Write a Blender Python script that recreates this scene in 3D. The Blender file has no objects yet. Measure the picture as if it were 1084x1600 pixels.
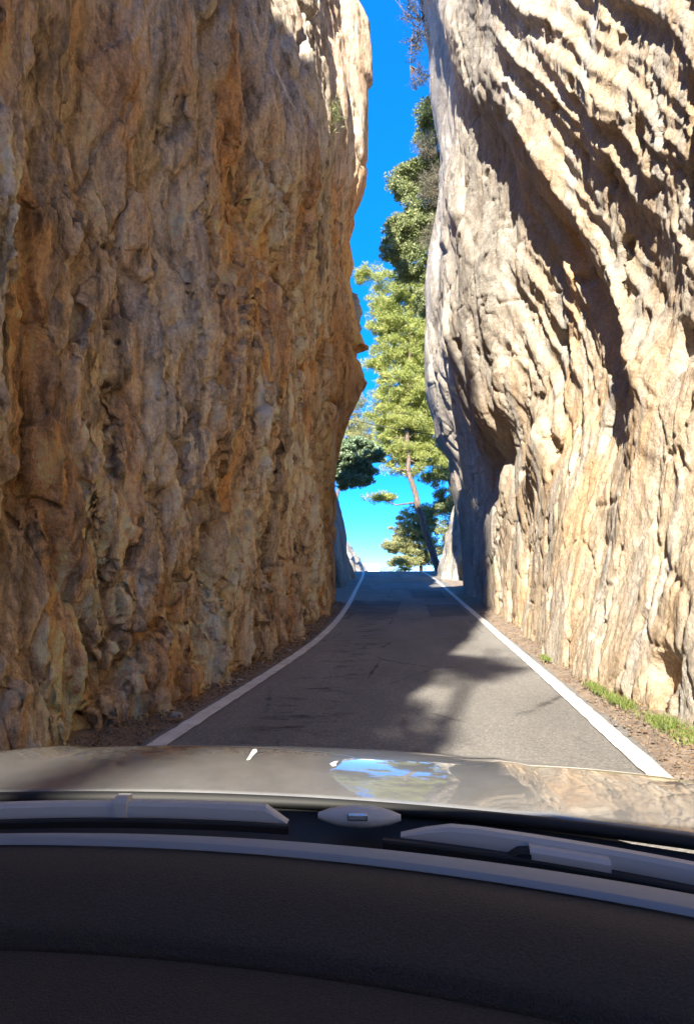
import bpy, math, random
import numpy as np
from mathutils import Vector, Matrix

# ------------------------------------------------------------------ camera, sky, sun, exposure
S = bpy.context.scene
COL = S.collection
cam_d = bpy.data.cameras.new('camera')
cam = bpy.data.objects.new('camera', cam_d)
COL.objects.link(cam)
cam.location = (0, 0, 1.35)
cam.rotation_euler = (math.radians(90 + 4.43), 0, math.radians(5.3))
cam_d.sensor_fit = 'VERTICAL'
cam_d.sensor_height = 36.0
cam_d.lens = 36.0 * 1161 / 1600
cam_d.clip_start = 0.02
cam_d.clip_end = 8000
S.camera = cam

SUN_AZ = 8.7      # degrees the sun stands left of straight behind the camera
SUN_EL = 33.0
W = bpy.data.worlds.new('World')
S.world = W
W.use_nodes = True
nt = W.node_tree
bg = nt.nodes['Background']
sky = nt.nodes.new('ShaderNodeTexSky')
sky.sky_type = 'NISHITA'
sky.sun_disc = False
sky.sun_elevation = math.radians(SUN_EL)
sky.sun_rotation = math.radians(180 + SUN_AZ)
sky.altitude = 3000
sky.air_density = 0.3
sky.dust_density = 0.0
sky.ozone_density = 6.0
hs = nt.nodes.new('ShaderNodeHueSaturation')
hs.inputs['Saturation'].default_value = 1.7
hs.inputs['Hue'].default_value = 0.513
gm = nt.nodes.new('ShaderNodeGamma')
gm.inputs['Gamma'].default_value = 0.5
nt.links.new(sky.outputs[0], gm.inputs['Color'])
nt.links.new(gm.outputs[0], hs.inputs['Color'])
nt.links.new(hs.outputs[0], bg.inputs[0])
bg.inputs[1].default_value = 0.15

sun_d = bpy.data.lights.new('sun', 'SUN')
sun_d.energy = 2.0
sun_d.angle = math.radians(0.53)
sun_d.color = (1.0, 0.91, 0.77)
sun = bpy.data.objects.new('sun', sun_d)
COL.objects.link(sun)
a, e = math.radians(SUN_AZ), math.radians(SUN_EL)
SD = Vector((-math.sin(a) * math.cos(e), -math.cos(a) * math.cos(e), math.sin(e)))   # towards the sun
sun.rotation_euler = SD.to_track_quat('Z', 'Y').to_euler()

S.view_settings.view_transform = 'Standard'
S.view_settings.look = 'None'
S.view_settings.gamma = 1.0
S.view_settings.use_curve_mapping = False
S.view_settings.exposure = 3.28
S.cycles.max_bounces = 8
S.cycles.diffuse_bounces = 6
S.cycles.transparent_max_bounces = 16
S.cycles.use_denoising = True

rnd = random.Random(7)
RNG = np.random.default_rng(11)


# ------------------------------------------------------------------ helpers
def tag(o, label=None, cat=None, group=None, kind=None):
    for k, v in (('label', label), ('category', cat), ('group', group), ('kind', kind)):
        if v:
            o[k] = v
    return o


def empty(name, loc=(0, 0, 0)):
    o = bpy.data.objects.new(name, None)
    COL.objects.link(o)
    o.location = loc
    return o


def mesh_obj(name, V, F, mat, parent=None, smooth=True):
    me = bpy.data.meshes.new(name)
    V = np.asarray(V, dtype=np.float32).reshape(-1, 3)
    if isinstance(F, np.ndarray):
        n, k = F.shape
        me.vertices.add(len(V))
        me.vertices.foreach_set('co', V.ravel())
        me.loops.add(n * k)
        me.loops.foreach_set('vertex_index', F.astype(np.int32).ravel())
        me.polygons.add(n)
        me.polygons.foreach_set('loop_start', np.arange(0, n * k, k, dtype=np.int32))
        me.update(calc_edges=True)
    else:
        me.from_pydata([tuple(map(float, v)) for v in V], [], F)
        me.update()
    if smooth:
        me.polygons.foreach_set('use_smooth', np.ones(len(me.polygons), dtype=bool))
    if mat:
        me.materials.append(mat)
    o = bpy.data.objects.new(name, me)
    COL.objects.link(o)
    if parent:
        o.parent = parent
    return o


def grid_faces(nr, nc, flip=False):
    i = np.arange(nr * nc).reshape(nr, nc)
    q = np.stack([i[:-1, :-1], i[:-1, 1:], i[1:, 1:], i[1:, :-1]], -1).reshape(-1, 4)
    return q[:, ::-1].copy() if flip else q


class MB:
    """collects boxes, tubes and sheets into one mesh"""
    def __init__(self):
        self.v, self.f = [], []

    def add(self, V, F):
        n = len(self.v)
        self.v += [tuple(map(float, p)) for p in V]
        self.f += [tuple(int(i) + n for i in f) for f in F]
        return self

    def box(self, lo, hi):
        x0, y0, z0 = lo
        x1, y1, z1 = hi
        V = [(x, y, z) for z in (z0, z1) for y in (y0, y1) for x in (x0, x1)]
        return self.add(V, [(0, 2, 3, 1), (4, 5, 7, 6), (0, 1, 5, 4), (2, 6, 7, 3), (0, 4, 6, 2), (1, 3, 7, 5)])

    def tube(self, pts, rad, n=8, cap=True):
        pts = [Vector(p) for p in pts]
        if not hasattr(rad, '__len__'):
            rad = [rad] * len(pts)
        V, F = [], []
        for i, p in enumerate(pts):
            t = (pts[min(i + 1, len(pts) - 1)] - pts[max(i - 1, 0)]).normalized()
            r = t.cross(Vector((0.31, 0.17, 0.93)))
            if r.length < 1e-3:
                r = t.cross(Vector((1, 0, 0)))
            r.normalize()
            s = t.cross(r)
            for k in range(n):
                an = 2 * math.pi * k / n
                V.append(p + (r * math.cos(an) + s * math.sin(an)) * rad[i])
        for i in range(len(pts) - 1):
            for k in range(n):
                k2 = (k + 1) % n
                F.append((i * n + k, i * n + k2, (i + 1) * n + k2, (i + 1) * n + k))
        if cap:
            F.append(tuple(range(n))[::-1])
            F.append(tuple(range((len(pts) - 1) * n, len(pts) * n)))
        return self.add(V, F)

    def sheet(self, G, flip=False):
        G = np.asarray(G, dtype=float)
        return self.add(G.reshape(-1, 3), grid_faces(G.shape[0], G.shape[1], flip))

    def build(self, name, mat, parent=None, smooth=True, bevel=0):
        o = mesh_obj(name, self.v, self.f, mat, parent, smooth)
        if bevel:
            m = o.modifiers.new('bevel', 'BEVEL')
            m.width = bevel
            m.segments = 3
            m.limit_method = 'ANGLE'
            m.angle_limit = math.radians(35)
        return o


# ---- noise
_perm = np.random.default_rng(3).permutation(256).astype(np.int32)
_perm = np.concatenate([_perm, _perm, _perm])
_g = np.random.default_rng(5).normal(size=(256, 3)).astype(np.float32)
_g /= np.linalg.norm(_g, axis=1, keepdims=True)


_Q = np.array([[0.36, 0.48, -0.8], [-0.8, 0.6, 0.0], [0.48, 0.64, 0.6]], np.float32)


def _rot(x, y, z):
    """turns the lattice of a noise off the axes so that no rows show"""
    return tuple(q[0] * x + q[1] * y + q[2] * z for q in _Q)


def perlin(x, y, z):
    x, y, z = _rot(np.float32(x), np.float32(y), np.float32(z))
    xi, yi, zi = np.floor(x), np.floor(y), np.floor(z)
    fx, fy, fz = x - xi, y - yi, z - zi
    xi, yi, zi = (xi.astype(np.int32) & 255), (yi.astype(np.int32) & 255), (zi.astype(np.int32) & 255)
    u, v, w = (f * f * f * (f * (f * 6 - 15) + 10) for f in (fx, fy, fz))
    r = 0
    for dx in (0, 1):
        px = _perm[xi + dx]
        wx = u if dx else 1 - u
        for dy in (0, 1):
            py = _perm[px + ((yi + dy) & 255)]
            wy = v if dy else 1 - v
            for dz in (0, 1):
                g = _g[_perm[py + ((zi + dz) & 255)]]
                wz = w if dz else 1 - w
                r = r + wx * wy * wz * (g[..., 0] * (fx - dx) + g[..., 1] * (fy - dy) + g[..., 2] * (fz - dz))
    return r * 1.5


def fbm(x, y, z, o=4, gain=0.5):
    r, am = 0, 1.0
    for i in range(o):
        r = r + am * perlin(x + 17.3 * i, y - 9.1 * i, z + 4.7 * i)
        x, y, z = x * 2.03, y * 2.03, z * 2.03
        am *= gain
    return r


def billow(x, y, z, o=3, gain=0.5):
    r, am = 0, 1.0
    for i in range(o):
        r = r + am * (np.abs(perlin(x + 11.3 * i, y - 5.1 * i, z + 7.7 * i)) * 2 - 0.6)
        x, y, z = x * 2.07, y * 2.07, z * 2.07
        am *= gain
    return r


def facet(x, y, z, seed=0, bw=0.22):
    """angular fracture faces: each cell of a jittered lattice is a tilted plane; also the distance to the cell border"""
    x, y, z = _rot(np.float32(x), np.float32(y), np.float32(z))
    xi, yi, zi = (np.floor(v).astype(np.int32) for v in (x, y, z))
    rng = np.random.default_rng(100 + seed)
    J = rng.random((256, 3)).astype(np.float32)
    T = rng.normal(size=(256, 4)).astype(np.float32)
    f1 = np.full(x.shape, 9, np.float32)
    f2 = f1.copy()
    val = np.zeros(x.shape, np.float32)
    for a_ in (-1, 0, 1):
        pa = _perm[(xi + a_) & 255]
        for b_ in (-1, 0, 1):
            pb = _perm[pa + ((yi + b_) & 255)]
            for c_ in (-1, 0, 1):
                h = _perm[pb + ((zi + c_) & 255)]
                j = J[h]
                dx, dy, dz = x - (xi + a_ + j[..., 0]), y - (yi + b_ + j[..., 1]), z - (zi + c_ + j[..., 2])
                d = dx * dx + dy * dy + dz * dz
                near = d < f1
                f2 = np.where(near, f1, np.minimum(f2, d))
                t = T[h]
                val = np.where(near, t[..., 3] * 0.45 + 0.8 * (t[..., 0] * dx + t[..., 1] * dy + t[..., 2] * dz), val)
                f1 = np.where(near, d, f1)
    e_ = np.sqrt(f2) - np.sqrt(f1)
    return val * sstep(0.0, bw, e_), e_


def plates(p, n, w=0.12):
    """overlapping flakes: a sawtooth over the level lines of a noise"""
    t = p * n
    t = t - np.floor(t)
    return np.where(t < 1 - w, t / (1 - w), (1 - t) / w) - 0.5


def sstep(a, b, x):
    t = np.clip((x - a) / (b - a), 0, 1)
    return t * t * (3 - 2 * t)


def blur1(A, k, ax):
    w = np.exp(-0.5 * (np.arange(-3 * k, 3 * k + 1) / k) ** 2)
    w /= w.sum()
    P = np.pad(A, [(3 * k, 3 * k) if i == ax else (0, 0) for i in range(A.ndim)], mode='edge')
    return np.apply_along_axis(lambda m: np.convolve(m, w, 'valid'), ax, P)


def table_fn(ys, zs, T, k=4, step=0.25):
    """a smooth lookup x(y, z) through the rows of a table"""
    ys, zs, T = np.array(ys, float), np.array(zs, float), np.array(T, float)
    yy = np.arange(ys[0], ys[-1] + step, step)
    zz = np.arange(zs[0], zs[-1] + step, step)
    A = np.array([np.interp(yy, ys, r) for r in T])
    A = np.array([np.interp(zz, zs, A[:, j]) for j in range(len(yy))]).T
    A = blur1(blur1(A, k, 0), k, 1)

    def f(y, z):
        fy = np.clip((y - yy[0]) / step, 0, len(yy) - 1.001)
        fz = np.clip((z - zz[0]) / step, 0, len(zz) - 1.001)
        i, j = fz.astype(int), fy.astype(int)
        u, v = fz - i, fy - j
        return (A[i, j] * (1 - u) * (1 - v) + A[i + 1, j] * u * (1 - v) + A[i, j + 1] * (1 - u) * v + A[i + 1, j + 1] * u * v)
    return f


def grid_normals(P):
    du = np.gradient(P, axis=1)
    dv = np.gradient(P, axis=0)
    n = np.cross(du, dv)
    n /= np.linalg.norm(n, axis=2, keepdims=True) + 1e-9
    return n


# ---- materials
def new_mat(name):
    m = bpy.data.materials.new(name)
    m.use_nodes = True
    return m, m.node_tree, m.node_tree.nodes['Principled BSDF']


class N:
    """tiny node-graph writer"""
    def __init__(self, nt):
        self.nt = nt
        self.co = nt.nodes.new('ShaderNodeTexCoord').outputs['Object']

    def link(self, a, b):
        self.nt.links.new(a, b)

    def mapped(self, sc=(1, 1, 1), loc=(0, 0, 0), rot=(0, 0, 0)):
        n = self.nt.nodes.new('ShaderNodeMapping')
        n.inputs['Scale'].default_value = sc
        n.inputs['Location'].default_value = loc
        n.inputs['Rotation'].default_value = rot
        self.link(self.co, n.inputs['Vector'])
        return n.outputs[0]

    def noise(self, vec, scale, detail=6, rough=0.55, dist=0.0, out=0):
        n = self.nt.nodes.new('ShaderNodeTexNoise')
        n.inputs['Scale'].default_value = scale
        n.inputs['Detail'].default_value = detail
        n.inputs['Roughness'].default_value = rough
        n.inputs['Distortion'].default_value = dist
        self.link(vec, n.inputs['Vector'])
        return n.outputs[out]

    def voro(self, vec, scale, feature='F1', out='Distance'):
        n = self.nt.nodes.new('ShaderNodeTexVoronoi')
        n.feature = feature
        n.inputs['Scale'].default_value = scale
        self.link(vec, n.inputs['Vector'])
        return n.outputs[out]

    def ramp(self, fac, stops):
        n = self.nt.nodes.new('ShaderNodeValToRGB')
        el = n.color_ramp.elements
        while len(el) < len(stops):
            el.new(0.5)
        for e_, (p, c) in zip(el, stops):
            e_.position = p
            e_.color = (c, c, c, 1) if isinstance(c, (int, float)) else (*c, 1)
        self.link(fac, n.inputs[0])
        return n.outputs[0]

    def mix(self, fac, a, b, mode='MIX'):
        n = self.nt.nodes.new('ShaderNodeMix')
        n.data_type = 'RGBA'
        n.blend_type = mode
        for s, v in ((n.inputs[0], fac), (n.inputs[6], a), (n.inputs[7], b)):
            if hasattr(v, 'is_output'):
                self.link(v, s)
            elif isinstance(v, (int, float)):
                s.default_value = v
            else:
                s.default_value = (*v, 1)
        return n.outputs[2]

    def math(self, op, a, b=0.0):
        n = self.nt.nodes.new('ShaderNodeMath')
        n.operation = op
        for s, v in ((n.inputs[0], a), (n.inputs[1], b)):
            if hasattr(v, 'is_output'):
                self.link(v, s)
            else:
                s.default_value = v
        return n.outputs[0]

    def bump(self, h, strength, dist, normal=None):
        n = self.nt.nodes.new('ShaderNodeBump')
        n.inputs['Strength'].default_value = strength
        n.inputs['Distance'].default_value = dist
        self.link(h, n.inputs['Height'])
        if normal:
            self.link(normal, n.inputs['Normal'])
        return n.outputs[0]

    def z(self):
        n = self.nt.nodes.new('ShaderNodeSeparateXYZ')
        self.link(self.co, n.inputs[0])
        return n.outputs


def rock_material(name, stops, rust, grey, rust_amt, grey_amt, grey_z=None, rotx=0.0, dark=(0.06, 0.045, 0.035), dark_amt=0.5, rust_bounce_y=None, mottle=0.55, st=0.33, bump=1.0, gain=1.0, pale_y=None):
    m, nt, b = new_mat(name)
    g = N(nt)
    v = g.mapped((1, 1, st), rot=(rotx, 0, 0))
    vs = g.mapped((1.3, 1.3, 0.12), (3, 1, 0), rot=(rotx, 0, 0))
    base = g.ramp(g.noise(v, 1.1, 9, 0.62, 0.6), stops)
    f = g.ramp(g.noise(g.mapped((1, 1, 0.22), (9, 4, 2), rot=(rotx, 0, 0)), 0.75, 7, 0.6, 0.8), [(0.48, 0.0), (0.62, rust_amt)])
    if rust_bounce_y:  # orange rust at the far end, strengthened to paint in bounced light
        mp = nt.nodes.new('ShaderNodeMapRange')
        mp.inputs['From Min'].default_value = rust_bounce_y[0]
        mp.inputs['From Max'].default_value = rust_bounce_y[1]
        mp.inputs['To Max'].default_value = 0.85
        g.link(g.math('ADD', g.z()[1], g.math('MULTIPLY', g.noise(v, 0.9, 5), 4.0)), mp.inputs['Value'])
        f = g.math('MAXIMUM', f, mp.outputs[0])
    c = g.mix(f, base, rust)
    f = g.ramp(g.noise(vs, 1.0, 6, 0.55, 0.3), [(0.48, 0.0), (0.62, grey_amt)])
    c = g.mix(f, c, grey)
    if pale_y:
        mp = nt.nodes.new('ShaderNodeMapRange')
        mp.inputs['From Min'].default_value = pale_y[0]
        mp.inputs['From Max'].default_value = pale_y[1]
        mp.inputs['To Max'].default_value = 0.75
        g.link(g.math('ADD', g.math('ADD', g.z()[1], g.math('MULTIPLY', g.z()[2], 0.8)), g.math('MULTIPLY', g.noise(v, 0.45, 4), 8.0)), mp.inputs['Value'])
        gp = g.ramp(g.noise(v, 1.6, 8, 0.65), [(0.32, (0.30, 0.27, 0.235)), (0.5, (0.47, 0.435, 0.385)), (0.68, (0.60, 0.57, 0.52))])
        c = g.mix(mp.outputs[0], c, gp)
    # weathering lines running down the face
    f = g.ramp(g.noise(g.mapped((3.2, 3.2, 0.22), (1, 7, 0), rot=(rotx, 0, 0)), 1.0, 8, 0.65, 0.5), [(0.54, 0.0), (0.72, dark_amt)])
    c = g.mix(f, c, dark)
    if grey_z:
        z = g.z()[2]
        z = g.math('SUBTRACT', z, g.math('MULTIPLY', g.z()[1], 0.45))
        s = g.math('ADD', z, g.math('MULTIPLY', g.noise(g.mapped((1, 1, .4)), 0.5, 5), 5.0))
        mp = nt.nodes.new('ShaderNodeMapRange')
        mp.inputs['From Min'].default_value = grey_z + 2.5 - 1.0
        mp.inputs['From Max'].default_value = grey_z + 2.5 + 2.2
        g.link(s, mp.inputs['Value'])
        gg = g.ramp(g.noise(vs, 2.2, 8, 0.6), [(0.3, (0.27, 0.24, 0.21)), (0.55, (0.46, 0.42, 0.375)), (0.75, (0.56, 0.53, 0.48))])
        c = g.mix(g.math('MULTIPLY', mp.outputs[0], 0.7), c, gg)
    c = g.mix(1.0, c, g.ramp(g.noise(g.mapped((1, 1, 0.4), (2, 6, 1), rot=(rotx, 0, 0)), 0.42, 4, 0.55), [(0.32, 0.72), (0.66, 1.18)]), 'MULTIPLY')
    # mottled crust, stretched down the face
    md_ = g.ramp(g.noise(g.mapped((1, 1, st), (5, 2, 8), rot=(rotx, 0, 0)), 5.5, 10, 0.72, 0.5), [(0.34, 1 - mottle), (0.5, 0.92), (0.66, 1 + 0.3 * mottle)])
    c = g.mix(1.0, c, md_, 'MULTIPLY')
    # fine speckle
    sp = g.ramp(g.noise(g.co, 26, 6, 0.7), [(0.3, 0.66), (0.7, 1.3)])
    c = g.mix(1.0, c, sp, 'MULTIPLY')
    if gain != 1.0:
        c = g.mix(1.0, c, (gain, gain, gain), 'MULTIPLY')
    c = g.mix(1.0, c, (0.88, 0.84, 0.78), 'DARKEN')
    g.link(c, b.inputs['Base Color'])
    b.inputs['Roughness'].default_value = 0.95
    b.inputs['Specular IOR Level'].default_value = 0.15
    h = g.math('ADD', g.noise(v, 7, 10, 0.68, 0.4), g.math('MULTIPLY', g.noise(g.co, 30, 6, 0.7), 0.35))
    h = g.math('ADD', h, g.math('MULTIPLY', g.noise(g.mapped((1, 1, st * 1.2)), 16, 8, 0.75), 0.5))
    g.link(g.bump(h, bump, 0.10), b.inputs['Normal'])
    return m


M = {}
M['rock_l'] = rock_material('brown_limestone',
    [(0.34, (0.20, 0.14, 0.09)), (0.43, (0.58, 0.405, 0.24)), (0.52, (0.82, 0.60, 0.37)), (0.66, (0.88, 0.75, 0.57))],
    (0.82, 0.40, 0.13), (0.66, 0.57, 0.44), 0.85, 0.5, grey_z=2.9, dark=(0.09, 0.062, 0.04), dark_amt=0.9, rust_bounce_y=(22.0, 24.5), mottle=0.72, bump=1.0, gain=1.3)
M['rock_bank'] = rock_material('brown_grey_limestone',
    [(0.3, (0.22, 0.17, 0.13)), (0.5, (0.38, 0.31, 0.24)), (0.7, (0.50, 0.44, 0.36))],
    (0.45, 0.30, 0.17), (0.40, 0.38, 0.35), 0.4, 0.5)
M['rock_r'] = rock_material('cream_limestone',
    [(0.25, (0.40, 0.29, 0.195)), (0.42, (0.52, 0.40, 0.28)), (0.58, (0.58, 0.47, 0.345)), (0.75, (0.61, 0.54, 0.445))],
    (0.60, 0.37, 0.18), (0.46, 0.44, 0.405), 0.6, 0.75, rotx=math.radians(18), dark=(0.22, 0.18, 0.14), dark_amt=0.16, mottle=0.25, st=0.95, bump=0.75, pale_y=(25.5, 29))
M['rock_far'] = rock_material('pale_limestone',
    [(0.3, (0.30, 0.27, 0.23)), (0.5, (0.44, 0.41, 0.36)), (0.7, (0.55, 0.52, 0.47))],
    (0.45, 0.33, 0.2), (0.42, 0.41, 0.40), 0.4, 0.6)


def asphalt_material():
    m, nt, b = new_mat('asphalt')
    g = N(nt)
    fine = g.math('ADD', g.math('MULTIPLY', g.noise(g.co, 150, 4, 0.75), 0.45), g.math('MULTIPLY', g.noise(g.co, 48, 5, 0.8), 0.55))
    base = g.ramp(fine, [(0.36, (0.08, 0.076, 0.07)), (0.5, (0.19, 0.18, 0.167)), (0.64, (0.40, 0.38, 0.352))])
    big = g.ramp(g.noise(g.mapped((1, 0.25, 1)), 0.9, 6, 0.6), [(0.3, 0.72), (0.7, 1.2)])
    c = g.mix(1.0, base, big, 'MULTIPLY')
    # dark fretted spots strung along the wheel track
    sp = g.noise(g.mapped((1.1, 2.6, 1)), 1.5, 8, 0.7, 0.3)
    x = g.z()[0]
    tr = nt.nodes.new('ShaderNodeMapRange')
    tr.inputs['From Min'].default_value = 0.55
    tr.inputs['From Max'].default_value = 0.0
    g.link(g.math('ABSOLUTE', g.math('ADD', x, 1.02)), tr.inputs['Value'])
    f = g.math('MULTIPLY', g.ramp(sp, [(0.54, 0.0), (0.6, 1.0)]), tr.outputs[0])
    c = g.mix(g.math('MULTIPLY', f, 0.85), c, (0.022, 0.02, 0.02))
    # cracks on the older surface towards the crest, and a few near ones
    ed = g.voro(g.mapped((1, 0.42, 1), (3.1, 0.7, 0)), 0.8, 'DISTANCE_TO_EDGE')
    wv = g.math('ADD', ed, g.math('MULTIPLY', g.math('SUBTRACT', g.noise(g.co, 3.0, 6, 0.7), 0.5), 0.10))
    cr_ = g.ramp(wv, [(0.0, 1.0), (0.014, 0.0)])
    cm = g.math('MULTIPLY', cr_, g.ramp(g.noise(g.co, 0.35, 3), [(0.46, 0.0), (0.56, 0.8)]))
    c = g.mix(cm, c, (0.03, 0.028, 0.026))
    g.link(c, b.inputs['Base Color'])
    b.inputs['Roughness'].default_value = 0.82
    b.inputs['Specular IOR Level'].default_value = 0.3
    h = g.math('ADD', fine, g.math('MULTIPLY', f, -0.9))
    g.link(g.bump(h, 0.8, 0.012), b.inputs['Normal'])
    return m


M['asphalt'] = asphalt_material()


def patch_material(name, c0, c1):
    m, nt, b = new_mat(name)
    g = N(nt)
    f = g.noise(g.co, 120, 4, 0.7)
    c = g.ramp(f, [(0.3, c0), (0.7, c1)])
    c = g.mix(1.0, c, g.ramp(g.noise(g.co, 1.4, 5), [(0.3, 0.7), (0.7, 1.25)]), 'MULTIPLY')
    g.link(c, b.inputs['Base Color'])
    b.inputs['Roughness'].default_value = 0.85
    g.link(g.bump(f, 0.7, 0.01), b.inputs['Normal'])
    return m


M['patch'] = patch_material('dark_asphalt_patch', (0.06, 0.06, 0.062), (0.15, 0.147, 0.145))
M['patch2'] = patch_material('grey_asphalt_patch', (0.13, 0.13, 0.13), (0.29, 0.285, 0.28))


def paint_material():
    m, nt, b = new_mat('white_road_paint')
    g = N(nt)
    n = g.noise(g.co, 28, 8, 0.72)
    c = g.ramp(g.noise(g.co, 3.0, 6, 0.6), [(0.3, (0.56, 0.52, 0.46)), (0.65, (0.78, 0.755, 0.70))])
    c = g.mix(g.ramp(n, [(0.33, 0.9), (0.43, 0.0)]), c, (0.22, 0.205, 0.19))
    c = g.mix(g.ramp(g.noise(g.mapped((1, .4, 1)), 6, 6, .7), [(.5, 0.0), (.7, .45)]), c, (0.36, 0.33, 0.29))
    g.link(c, b.inputs['Base Color'])
    b.inputs['Roughness'].default_value = 0.7
    g.link(g.bump(g.noise(g.co, 150, 3, 0.7), 0.5, 0.006), b.inputs['Normal'])
    return m


M['paint'] = paint_material()


def soil_material():
    m, nt, b = new_mat('stony_soil')
    g = N(nt)
    c = g.ramp(g.noise(g.co, 5, 9, 0.68), [(0.28, (0.12, 0.092, 0.07)), (0.5, (0.28, 0.22, 0.17)), (0.72, (0.44, 0.36, 0.29))])
    c = g.mix(g.ramp(g.noise(g.co, 45, 4, 0.6), [(0.52, 0.0), (0.68, 0.7)]), c, (0.23, 0.12, 0.06))
    g.link(c, b.inputs['Base Color'])
    b.inputs['Roughness'].default_value = 0.95
    g.link(g.bump(g.noise(g.co, 40, 8, 0.7), 0.9, 0.04), b.inputs['Normal'])
    return m


M['soil'] = soil_material()


def leaf_material(name, c0, c1, c2, trans=0.35, scale=0.9):
    m, nt, b = new_mat(name)
    g = N(nt)
    geo = nt.nodes.new('ShaderNodeNewGeometry')
    f = g.math('ADD', g.math('MULTIPLY', geo.outputs['Random Per Island'], 0.45), g.math('MULTIPLY', g.noise(g.co, scale, 4, 0.6), 0.75))
    c = g.ramp(f, [(0.3, c0), (0.58, c1), (0.85, c2)])
    g.link(c, b.inputs['Base Color'])
    b.inputs['Roughness'].default_value = 0.6
    b.inputs['Specular IOR Level'].default_value = 0.25
    t = nt.nodes.new('ShaderNodeBsdfTranslucent')
    g.link(g.mix(1.0, c, (1.25, 1.3, 0.6), 'MULTIPLY'), t.inputs['Color'])
    mx = nt.nodes.new('ShaderNodeMixShader')
    mx.inputs[0].default_value = trans
    g.link(b.outputs[0], mx.inputs[1])
    g.link(t.outputs[0], mx.inputs[2])
    g.link(mx.outputs[0], nt.nodes['Material Output'].inputs['Surface'])
    return m


M['pine'] = leaf_material('pine_needles', (0.17, 0.215, 0.06), (0.34, 0.385, 0.12), (0.50, 0.50, 0.21))
M['pine_far'] = leaf_material('young_pine_needles', (0.17, 0.19, 0.085), (0.32, 0.335, 0.16), (0.46, 0.445, 0.25))
M['oak'] = leaf_material('evergreen_oak_leaves', (0.10, 0.16, 0.09), (0.20, 0.28, 0.17), (0.34, 0.42, 0.28), 0.2)
M['mid'] = leaf_material('olive_green_leaves', (0.12, 0.155, 0.07), (0.235, 0.275, 0.13), (0.37, 0.395, 0.22), 0.28)
M['dry'] = leaf_material('dry_twig_leaves', (0.11, 0.095, 0.075), (0.20, 0.18, 0.14), (0.26, 0.26, 0.19), 0.2)
M['purple'] = leaf_material('dark_hanging_leaves', (0.05, 0.045, 0.045), (0.10, 0.095, 0.085), (0.17, 0.16, 0.13), 0.2)
M['grass'] = leaf_material('verge_grass', (0.08, 0.12, 0.03), (0.15, 0.21, 0.05), (0.28, 0.29, 0.11), 0.35, 3)
M['yellow'] = leaf_material('yellow_green_leaves', (0.208, 0.221, 0.039), (0.390, 0.377, 0.078), (0.546, 0.468, 0.117), 0.3, 2)
M['litter'] = leaf_material('fallen_leaves', (0.09, 0.05, 0.025), (0.22, 0.115, 0.05), (0.36, 0.22, 0.11), 0.05, 6)


def bark_material():
    m, nt, b = new_mat('pine_bark')
    g = N(nt)
    c = g.ramp(g.noise(g.mapped((1, 1, 0.3)), 9, 6, 0.65), [(0.3, (0.07, 0.05, 0.04)), (0.55, (0.19, 0.14, 0.11)), (0.75, (0.32, 0.26, 0.22))])
    g.link(c, b.inputs['Base Color'])
    b.inputs['Roughness'].default_value = 0.95
    g.link(g.bump(g.noise(g.mapped((1, 1, 0.3)), 14, 5, 0.7), 1.0, 0.06), b.inputs['Normal'])
    return m


M['bark'] = bark_material()


def plain(name, col, rough=0.6, metal=0.0, spec=0.5, coat=0.0, bump=None, var=None):
    m, nt, b = new_mat(name)
    g = N(nt)
    if var:
        c = g.mix(1.0, col, g.ramp(g.noise(g.co, var[0], 6, 0.65), [(0.3, var[1]), (0.7, var[2])]), 'MULTIPLY')
        g.link(c, b.inputs['Base Color'])
    else:
        b.inputs['Base Color'].default_value = (*col, 1)
    b.inputs['Roughness'].default_value = rough
    b.inputs['Metallic'].default_value = metal
    b.inputs['Specular IOR Level'].default_value = spec
    b.inputs['Coat Weight'].default_value = coat
    b.inputs['Coat Roughness'].default_value = 0.02
    if bump:
        g.link(g.bump(g.noise(g.co, bump[0], 3, 0.6), bump[1], bump[2]), b.inputs['Normal'])
    return m


# ------------------------------------------------------------------ the lie of the road
PY = np.array([-200, 0, 14, 24, 33, 44, 50, 57, 66, 80, 110, 200, 4000.])
PZ = np.array([0, 0, 0, .2, .5, .97, 1.2, 1.22, .9, 0, -3, -8, -30.])


def road_z(y):
    return np.interp(y, PY, PZ)


_yy = np.arange(-200, 140, 0.5)
_zz = blur1(np.interp(_yy, PY, PZ)[None], 4, 1)[0]


def gz(y):
    return np.where(np.asarray(y) < 130, np.interp(y, _yy, _zz), np.interp(y, PY, PZ))


LLY = np.array([-60, 3, 6, 9.5, 12.6, 17.6, 24.2, 33, 42, 50, 60, 75, 90.])
LLX = np.array([-2.1, -2.02, -1.98, -1.89, -1.84, -1.9, -2.19, -2.63, -3.02, -3.5, -4.6, -7.5, -12.])
RLX = np.array([1.45, 1.52, 1.57, 1.62, 1.65, 1.62, 1.53, 1.30, .93, .45, -.6, -3.5, -8.])
_sm = lambda a_: blur1(np.interp(_yy, LLY, a_)[None], 4, 1)[0]
_L, _R = _sm(LLX), _sm(RLX)
left_line = lambda y: np.interp(y, _yy, _L)
right_line = lambda y: np.interp(y, _yy, _R)

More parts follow.
